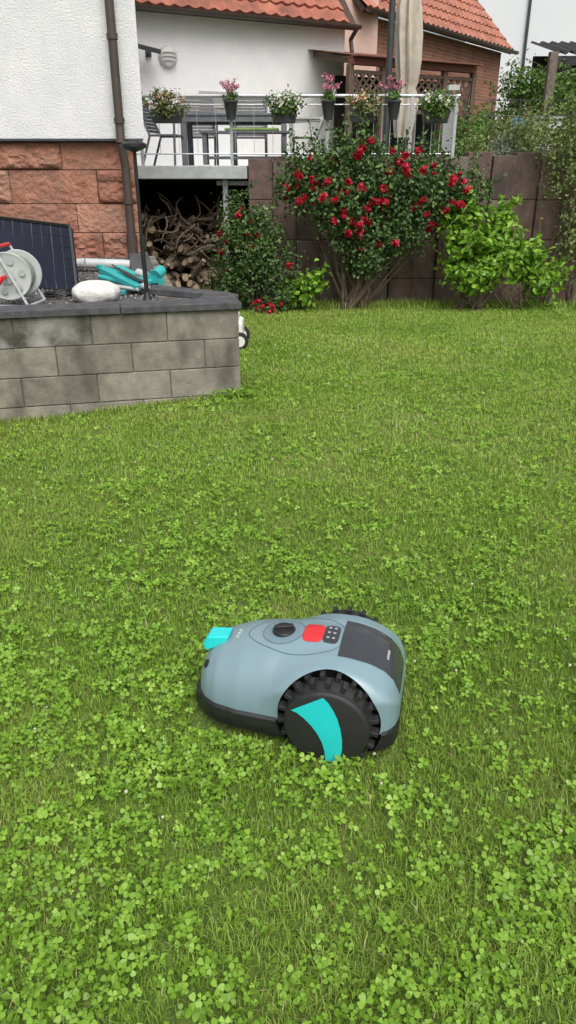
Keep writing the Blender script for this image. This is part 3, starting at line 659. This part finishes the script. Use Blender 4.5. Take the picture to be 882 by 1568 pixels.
for i in range(70):
    x=random.uniform(-2.4,-1.0); z=random.uniform(.4,.9); p=Vector((x,11.35+random.random()*.3,z)); pts=[p]
    d=Vector((random.gauss(0,1),random.gauss(0,.5),random.gauss(0,.4))).normalized()
    for k in range(4): d=(d+Vector((random.gauss(0,.4),random.gauss(0,.3),random.gauss(0,.4)))).normalized(); p=p+d*.12; pts.append(p)
    b.tube(pts,[.018,.015,.012,.01,.006],6,0)
b.make('logs',[wood,woodend],fw,smooth=60)
# ---------------------------------------------------------------- items on the bed
an=empty('antenna_pole'); b=B(); ax,ay=-1.045,5.66
b.cyl((ax,ay,.6),(ax-.01,ay,1.02),.017,n=12); b.cyl((ax-.01,ay,1.0),(ax-.012,ay,1.60),.013,n=12); b.cyl((ax,ay,.98),(ax,ay,1.04),.022,n=12)
b.lathe((ax-.012,ay,1.595),[(.02,0),(.07,.02),(.085,.03),(.085,.05),(.06,.062),(.01,.066)],28)
b.cyl((ax,ay,.6),(ax,ay,.66),.04,.018,12); b.make('pole_and_receiver',blackp,an,smooth=35)
sp=empty('solar_panel')
A=Vector((-1.66,6.02,.60));Bq=Vector((-1.79,6.5,1.06));Cq=Vector((-2.95,7.15,1.13));Dq=Vector((-2.82,6.67,.62))
b=B(); ex=(Dq-A); ey=(Bq-A); nz=ex.cross(ey).normalized()
if nz.y>0: nz=-nz
b.add([A,Bq,Cq,Dq,A-nz*.035,Bq-nz*.035,Cq-nz*.035,Dq-nz*.035],[(0,1,2,3),(7,6,5,4),(0,4,5,1),(1,5,6,2),(2,6,7,3),(3,7,4,0)],0)
for i in range(1,12):
    t=i/12; p=A+ex*t+nz*.002; b.beam(p,p+ (Bq-A).lerp(Cq-Dq,t),.003 if i%2 else .007,.002,1)
for i in range(1,6):
    t=i/6; b.beam(A+ey*t+nz*.003,Dq+(Cq-Dq)*t+nz*.003,.004,.002,1)
for p,q in((A,Bq),(Bq,Cq),(Cq,Dq),(Dq,A)): b.beam(p+nz*.006,q+nz*.006,.02,.02,2)
b.make('panel',[solar,solarline,blackp],sp)
hr=empty('hose_reel'); b=B(); hx,hy=-1.93,5.30; ry=Matrix.Rotation(R(12),3,'Z')@Matrix.Rotation(R(90),3,'X')
b.lathe((hx,hy,.82),[(.155,-.0),(.16,.01),(.155,.02),(.13,.012),(.05,.02),(.05,.03),(.02,.03)],32,0,ry)
b.lathe((hx+.02,hy+.17,.82),[(.155,0),(.16,.01),(.155,.02)],32,0,ry)
b.lathe((hx+.02,hy+.16,.82),[(.09,0),(.09,.14)],24,0,ry)
for i in range(5):
    b.lathe((hx+.005*i,hy+.03+.026*i,.82),[(.10,-.012),(.125,0),(.10,.012)],24,3,ry)
for i in range(6):
    a=i*math.pi/3+.2; c=ry@Vector((math.cos(a)*.10,math.sin(a)*.10,.022)); b.cyl(Vector((hx,hy,.82))+c,Vector((hx,hy,.82))+c+ry@Vector((0,0,.006)),.022,n=12,mi=2)
c0=Vector((hx,hy-.05,.82))
b.tube([c0+Vector((-.05,-.0,.19)),c0+Vector((.14,-.03,-.19))],.010,8,2); b.tube([c0+Vector((-.05,-.0,.19)),c0+Vector((-.18,-.03,-.19))],.010,8,2)
b.tube([c0+Vector((-.03,.25,.19)),c0+Vector((.17,.25,-.19))],.010,8,2); b.tube([c0+Vector((-.05,0,.19)),c0+Vector((-.03,.25,.19))],.014,8,1)
b.tube([c0+Vector((-.18,-.03,-.19)),c0+Vector((.14,-.03,-.19)),c0+Vector((.17,.25,-.19))],.010,8,2)
b.tube([c0+Vector((-.09,0,.15)),c0+Vector((-.02,0,.20))],.018,10,1); b.tube([c0,c0+Vector((0,-.05,0)),c0+Vector((-.05,-.06,-.06))],.014,8,1)
b.make('reel',[M('reel_grey',(.42,.44,.42),(.5,.52,.5),6,.5),redp,galv,M('hose_grey',(.2,.22,.2),None,rough=.6)],hr,smooth=40)
gl=empty('white_bag'); b=B(); nb=36; vs=[]
prof=[(.03,-.075),(.12,-.07),(.155,-.04),(.165,0),(.15,.035),(.11,.06),(.04,.072),(.005,.074)]
for r,z in prof:
    for i in range(nb):
        a=2*math.pi*i/nb; rr=r*(1+.05*math.sin(a*5+z*40)+.03*math.sin(a*11)); vs.append((-1.40+rr*math.cos(a)*1.05,5.55+rr*math.sin(a),.68+z*(1+.08*math.sin(a*3))))
b.add(vs,[(k*nb+i,k*nb+(i+1)%nb,(k+1)*nb+(i+1)%nb,(k+1)*nb+i) for k in range(len(prof)-1) for i in range(nb)]+[tuple(range((len(prof)-1)*nb,len(prof)*nb))])
b.make('bag',M('white_fabric',(.55,.55,.51),(.70,.70,.66),9,.8,.6,14,bdist=.03),gl,smooth=70)
tt_=empty('turquoise_garden_tools'); b=B()
for (p,q,w_,h_) in [((-1.50,6.25,.75),(-1.15,5.90,.655),.07,.04),((-1.55,6.3,.77),(-1.08,6.0,.68),.03,.03),((-1.4,6.35,.76),(-1.08,6.05,.68),.06,.025),((-1.25,6.2,.66),(-1.02,6.08,.71),.07,.08),((-1.6,6.0,.64),(-1.25,5.85,.63),.04,.03),((-1.1,6.3,.72),(-1.0,6.05,.68),.05,.05)]:
    b.beam(p,q,w_,h_,0)
b.cyl((-1.52,6.2,.70),(-1.12,5.92,.66),.020,n=12,mi=0); b.cyl((-1.45,6.05,.66),(-1.15,5.88,.645),.014,n=12,mi=1); b.cyl((-1.04,6.05,.73),(-1.0,6.12,.76),.045,n=16,mi=0); b.cyl((-1.12,5.9,.67),(-1.06,5.86,.66),.026,.016,12,1)
b.cyl((-1.2,6.15,.74),(-1.12,6.1,.72),.032,n=14,mi=1)
for i in range(5): b.cyl((-1.42+.06*i,6.25-.05*i,.79-.02*i),(-1.24+.05*i,6.02-.04*i,.72-.012*i),.006,n=6,mi=2)
b.make('tools',[tealp,greyp,anth],tt_,smooth=40,bevel=.006)
e=empty('coiled_cable'); b=B(); pts=[Vector((-1.72+.11*math.cos(a)*(1+.1*math.sin(a*.7)),5.75+.09*math.sin(a),.62+.004*a/3+.006*math.sin(a*2.3))) for a in np.linspace(0,24,90)]; b.tube(pts,.006,6); b.make('cable',blackp,e,smooth=60)
e=empty('grey_pipe'); b=B(); b.tube([(-2.2,7.4,.66),(-1.9,7.3,.68),(-1.5,7.35,.66)],.045,14); b.make('pipe',greyp,e,smooth=50)
e=empty('garden_cart'); b=B(); cx,cy=-.59,7.35; cz=float(zg(cx,cy))
b.box((cx-.1,cy+.05,cz+.19),(.5,.3,.16),0); b.box((cx-.1,cy+.05,cz+.30),(.42,.26,.06),0)
o=b.make('body',whitep,e,bevel=.03,seg=3); b=B()
rx=Matrix.Rotation(R(90),3,'X')
for s in(-.26,.12):
    for yy in(-.13,.21):
        b.lathe((cx+s,cy+yy,cz+.085),[(.055,-.02),(.085,-.015),(.085,.015),(.055,.02)],24,0,rx); b.lathe((cx+s,cy+yy,cz+.085),[(.05,-.023),(.052,.023)],20,1,rx)
b.make('wheels',[rubber,whitep],e,smooth=40)

# ---------------------------------------------------------------- robotic lawn mower
mw=empty('robotic_lawn_mower')
def interp(x,tab):
    xs_=[t[0] for t in tab][::-1]; ys_=[t[1] for t in tab][::-1]; return float(np.interp(x,xs_,ys_))
Tt=[(.412,.115),(.408,.145),(.395,.180),(.375,.204),(.34,.228),(.27,.254),(.2,.270),(.12,.281),(.04,.285),(-.04,.282),(-.10,.270),(-.14,.250),(-.165,.222),(-.18,.180),(-.188,.115)]
Wt=[(.412,.035),(.408,.068),(.395,.102),(.375,.127),(.34,.149),(.27,.165),(.2,.169),(.165,.171),(.12,.176),(.04,.182),(-.04,.182),(-.10,.180),(-.14,.170),(-.165,.152),(-.18,.128),(-.188,.09)]
ZB=.095
def smax(a,b_,k=.02):
    h=max(k-abs(a-b_),0)/k; return max(a,b_)+h*h*k*.25
def H(x,y):
    T=interp(x,Tt); hw=interp(x,Wt)
    wdm=hw if x>.18 else hw-.022*min(1,(.18-x)/.1)
    q=min(1,abs(y)/wdm); dome=ZB+(T-ZB)*(1-q**2.6)**(1/2.2)
    f=0
    if abs(x)<.19:
        zf=.120+.150*math.sqrt(max(0,1-abs(x/.192)**2.1)); q=min(1,abs(abs(y)-.115)/.072); f=ZB+(zf-ZB)*(1-q**2.7)**(1/2.7)
    return max(ZB+.002,smax(dome,f,.045))
b=B(); xs_=[]; nX=110; nY=60
for i in range(nX+1):
    t=i/nX; xs_.append(-.188+(.6)*(.5-.5*math.cos(math.pi*t)))
top=[];bot=[]
for x in xs_:
    hw=interp(x,Wt)
    for j in range(nY+1):
        y=hw*math.sin(math.pi/2*(j/nY*2-1)); top.append((x,y,H(x,y))); bot.append((x,y,.088))
w_=nY+1; fs=[]; nt_=len(top)
for i in range(nX):
    for j in range(nY):
        a=i*w_+j; fs.append((a,a+w_,a+w_+1,a+1)); fs.append((nt_+a,nt_+a+1,nt_+a+w_+1,nt_+a+w_))
    a=i*w_; fs.append((a,nt_+a,nt_+a+w_,a+w_)); a=i*w_+nY; fs.append((a,a+w_,nt_+a+w_,nt_+a))
for j in range(nY):
    fs.append((j,j+1,nt_+j+1,nt_+j)); a=nX*w_+j; fs.append((a,nt_+a,nt_+a+1,a+1))
b.add(top+bot,fs); body=b.make('shell',[bodym,blackp])
def cutter(r,zc):
    b=B()
    for s in(1,-1): b.cyl((0,s*.112,zc),(0,s*.30,zc),r,n=72)
    c=b.make('cutter',blackp); c.data.materials.clear(); c.data.materials.append(blackp); c.data.materials.append(blackp); return c
def apply_mods(o):
    dg=bpy.context.evaluated_depsgraph_get(); dg.update(); me=bpy.data.meshes.new_from_object(o.evaluated_get(dg)); o.modifiers.clear(); o.data=me
md=body.modifiers.new('r','REMESH'); md.mode='VOXEL'; md.voxel_size=.0040; md.use_smooth_shade=True
md=body.modifiers.new('s','SMOOTH'); md.factor=.5; md.iterations=18
bpy.context.view_layer.update(); apply_mods(body)
body.data.materials.clear(); body.data.materials.append(bodym); body.data.materials.append(blackp)
body.data.polygons.foreach_set('material_index',[0]*len(body.data.polygons))
bvh=BVHTree.FromPolygons([v.co[:] for v in body.data.vertices],[p.vertices[:] for p in body.data.polygons])
WZ=.122
cut=cutter(.144,WZ); cut.data.polygons.foreach_set('material_index',[1]*len(cut.data.polygons))
md=body.modifiers.new('b','BOOLEAN'); md.operation='DIFFERENCE'; md.object=cut; md.solver='EXACT'
bpy.context.view_layer.update(); apply_mods(body)
for p in body.data.polygons: p.use_smooth=True
body.data.set_sharp_from_angle(angle=R(40)); body.parent=mw
ch=B()
xx=[x for x in xs_][::3]+[xs_[-1]]
def outline(off):
    pts=[(x+(.008 if x>.39 else 0)*off/.006,interp(x,Wt)+off) for x in xx]; return pts+[(x,-y) for x,y in pts[::-1]]
lv=[(.002,.099),(.008,.092),(.010,.070),(.006,.040),(-.015,.022)]
os_=[outline(o) for o,_ in lv]; n=len(os_[0]); vs=[]
for (o_,z_),pts in zip(lv,os_): vs+=[(x,y,z_) for x,y in pts]
fs=[]
for k in range(len(lv)-1):
    for i in range(n): fs.append((k*n+i,k*n+(i+1)%n,(k+1)*n+(i+1)%n,(k+1)*n+i))
fs+=[tuple(range(n))[::-1],tuple(range((len(lv)-1)*n,len(lv)*n))]
ch.add(vs,fs); cho=ch.make('bumper',blackp,mw)
bm=bmm.new(); bm.from_mesh(cho.data); bmm.ops.recalc_face_normals(bm,faces=bm.faces); bm.to_mesh(cho.data); bm.free()
cut2=cutter(.150,WZ)
md=cho.modifiers.new('b','BOOLEAN'); md.operation='DIFFERENCE'; md.object=cut2; md.solver='EXACT'
bpy.context.view_layer.update(); apply_mods(cho); 
for c in(cut,cut2): bpy.data.objects.remove(c)
YW=.140
for s,nm in((1,'drive_wheel_left'),(-1,'drive_wheel_right')):
    b=B(); rw_=Matrix.Rotation(R(-90*s),3,'X')
    b.lathe((0,s*YW,WZ),[(.112,0),(.122,.004),(.122,.046),(.118,.052),(.118,.068),(.114,.073),(.108,.075),(.05,.080),(.01,.082)],72,0,rw_)
    for i in range(19):
        a=2*math.pi*i/19
        for k,(yo,ww) in enumerate(((.012,.022),(.042,.026))):
            aa=a+(0 if k else math.pi/19); Rm=Matrix.Rotation(aa,3,'Y')
            b.box(Vector((0,s*(YW+yo),WZ))+Rm@Vector((0,0,.129)),(.013,ww,.023),0,Rm)
    b.make(nm,[rubber],mw,smooth=35,bevel=.0015)
    Lc=[(-.88,.47),(-.72,.42),(-.55,.30),(-.36,.12),(-.2,-.10),(-.08,-.35),(-.01,-.62),(.02,-.99)]
    Rc=[(-.08,.99),(.05,.86),(.18,.66),(.29,.42),(.37,.14),(.42,-.16),(.43,-.5),(.38,-.92)]
    sw=B(); vs=[];m=8
    for (lx,lz),(rx_,rz) in zip(Lc,Rc):
        for j in range(m+1):
            t=j/m; px=lx*(1-t)+rx_*t; pz=lz*(1-t)+rz*t
            rr=math.hypot(px,pz)
            if rr>.99: px*=.99/rr; pz*=.99/rr; rr=.99
            ydep=.076+.006*(1-rr)+.0022
            vs.append((-px*.110,s*(YW+ydep),WZ+pz*.110))
    fs=[(k*(m+1)+i,k*(m+1)+i+1,(k+1)*(m+1)+i+1,(k+1)*(m+1)+i) for k in range(7) for i in range(m)]
    sw.add(vs,fs); sw.make(nm+'_swoosh',cyan,mw,smooth=60)
b=B(); rx=Matrix.Rotation(R(90),3,'X')
for s in(.09,-.09): b.lathe((.33,s,.035),[(.03,-.015),(.036,-.01),(.036,.01),(.03,.015)],20,0,rx); b.box((.33,s,.06),(.03,.04,.03))
b.make('front_castors',[rubber],mw,smooth=40)
def hit(x,y,off=.0012):
    r=bvh.ray_cast(Vector((x,y,.6)),Vector((0,0,-1)))
    if r[0] is None: return Vector((x,y,.1))
    return r[0]+r[1]*off
def drape(name,cx,cy,pts,mat,off=.0012,rings=8,dome=0):
    b=B(); n=len(pts); vs=[hit(cx,cy,off+dome)]
    for k in range(1,rings+1):
        t=k/rings
        for (px,py) in pts: vs.append(hit(cx+px*t,cy+py*t,off+dome*(1-t**4)))
    vs+= [hit(cx+px*1.0,cy+py*1.0,-.004) for px,py in pts]
    fs=[(0,1+i,1+(i+1)%n) for i in range(n)]
    for k in range(rings): fs+=[(1+k*n+i,1+(k+1)*n+i,1+(k+1)*n+(i+1)%n,1+k*n+(i+1)%n) for i in range(n)]
    b.add(vs,fs); return b.make(name,mat,mw,smooth=60)
def ell(a,c,n=48,p=2,rot=0):
    o=[]
    for i in range(n):
        t=2*math.pi*i/n; x=a*abs(math.cos(t))**(2/p)*(1 if math.cos(t)>=0 else -1); y=c*abs(math.sin(t))**(2/p)*(1 if math.sin(t)>=0 else -1)
        o.append((x*math.cos(rot)-y*math.sin(rot),x*math.sin(rot)+y*math.cos(rot)))
    return o
def ringline(name,cx,cy,pts,mat,wd_=.0016,off=.001):
    b=B(); n=len(pts); vs=[]
    for (px,py) in pts:
        r=math.hypot(px,py); ux,uy=px/r,py/r; vs+=[hit(cx+px-ux*wd_,cy+py-uy*wd_,off),hit(cx+px+ux*wd_,cy+py+uy*wd_,off)]
    b.add(vs,[(2*i,2*i+1,(2*((i+1)%n))+1,2*((i+1)%n)) for i in range(n)]); b.make(name,mat,mw)
egg=[]
for i in range(80):
    t=2*math.pi*i/80; c=math.cos(t); egg.append((.145*c,(.092-.020*c)*math.sin(t)))
ringline('hatch_seam',.125,0,egg,seamm,.0011)
dial_x=.165
ringline('dial_recess_edge',dial_x,0,ell(.062,.060),seamm,.0008)
drape('dial_recess',dial_x,0,ell(.060,.058),bodyd,.0006)
zk=hit(dial_x,0).z
b=B(); b.lathe((dial_x,0,zk),[(.034,-.004),(.034,.004),(.030,.007),(.01,.008)],36); b.box((dial_x,0,zk+.012),(.054,.014,.013),0,(0,0,R(20))); b.make('height_dial',blackp,mw,smooth=35,bevel=.002)
drape('stop_button',.076,.002,ell(.030,.043,40,4),mred,.002,dome=.005)
drape('keypad',.024,0,ell(.023,.043,40,4),charc,.002)
b=B()
for i in range(3):
    for j in range(2):
        p=hit(.032-.016*j,-.024+.024*i,.004); b.cyl(p,p+Vector((0,0,.0012)),.0048,n=12)
b.make('keys',M('key_grey',(.3,.31,.32),None,rough=.5),mw)
lid=[]
L0,L1=-.008,-.181
for i in range(13): lid.append((L0,-.088+.176*i/12))
for i in range(1,13): lid.append((L0+(L1-L0)*i/12,.088-.014*(i/12)**2))
for i in range(1,13): lid.append((L1,.074-.148*i/12))
for i in range(1,12): lid.append((L1+(L0-L1)*i/12,-.074-.014*(i/12)**.5))
cxx=-.090; drape('rear_lid',cxx,0,[(x-cxx,y) for x,y in lid],charc,.0022,rings=16)
ringline('rear_lid_seam',cxx,0,[(x-cxx,y) for x,y in lid],seamm,.0018,.0012)
b=B()
for i in range(6): 
    p=hit(-.14,.0+.007*i,.0035); b.box(p,(.007,.003,.0008),0,(0,R(-30),0))
for i in range(6):
    p=hit(.300+.003*(i%2),.02-.008*i,.002); b.box(p,(.009,.0035,.0008),0,(0,R(14),0))
b.make('small_marks',lightgrey,mw)
b=B()
vs=[(.335,-.030,.222),(.335,.030,.222),(.398,.036,.190),(.398,-.036,.190),(.328,-.026,.246),(.328,.026,.246),(.395,.030,.236),(.395,-.030,.236),(.412,.028,.206),(.412,-.028,.206)]
b.add(vs,[(3,2,1,0),(4,5,6,7),(0,1,5,4),(1,2,8,6,5),(7,6,8,9),(9,8,2,3),(3,0,4,7,9)])
b.make('front_sensor_nose',cyan,mw,bevel=.006,seg=3)
b=B()
r=bvh.ray_cast(Vector((.6,.24,.180)),Vector((-.62,-.45,0)).normalized())
if r[0]: 
    q=r[1].to_track_quat('Z','Y').to_matrix(); b.lathe(r[0],[(.013,-.003),(.013,.003),(.009,.004),(.002,.003)],20,0,q)
b.make('side_sensor',blackp,mw,smooth=40)
ax_=Matrix(((hf[0],hl[0],0,mO[0]),(hf[1],hl[1],0,mO[1]),(0,0,1,.0),(0,0,0,1)))
mw.matrix_world=ax_
bpy.context.view_layer.update()

# ---------------------------------------------------------------- light
w=bpy.data.worlds.new('World'); scene.world=w; w.use_nodes=True; nt=w.node_tree
sky=nt.nodes.new('ShaderNodeTexSky'); sky.sky_type='NISHITA'; sky.sun_disc=False
el=R(55); az=R(163)
sky.sun_elevation=el; sky.sun_rotation=az; sky.dust_density=6; sky.air_density=1.2; sky.ozone_density=1
hs=nt.nodes.new('ShaderNodeHueSaturation'); hs.inputs['Saturation'].default_value=.35
nt.links.new(sky.outputs[0],hs.inputs['Color']); nt.links.new(hs.outputs[0],nt.nodes['Background'].inputs['Color'])
nt.nodes['Background'].inputs['Strength'].default_value=.15
sl=bpy.data.lights.new('sun','SUN'); sl.energy=2.05; sl.angle=R(50); sl.color=(1,.98,.95)
so=bpy.data.objects.new('sun',sl); scene.collection.objects.link(so)
dirv=Vector((math.sin(az)*math.cos(el),math.cos(az)*math.cos(el),math.sin(el)))
so.rotation_euler=dirv.to_track_quat('Z','Y').to_euler(); so.location=dirv*20
# ---------------------------------------------------------------- camera
cam=bpy.data.cameras.new('camera'); cam.sensor_fit='VERTICAL'; cam.sensor_height=36; cam.lens=26; cam.clip_end=400; cam.clip_start=.05
co=bpy.data.objects.new('camera',cam); scene.collection.objects.link(co); co.location=(0,0,1.5); co.rotation_euler=(R(65),0,0)
scene.camera=co
scene.view_settings.view_transform='Standard'; scene.view_settings.look='None'; scene.view_settings.exposure=0
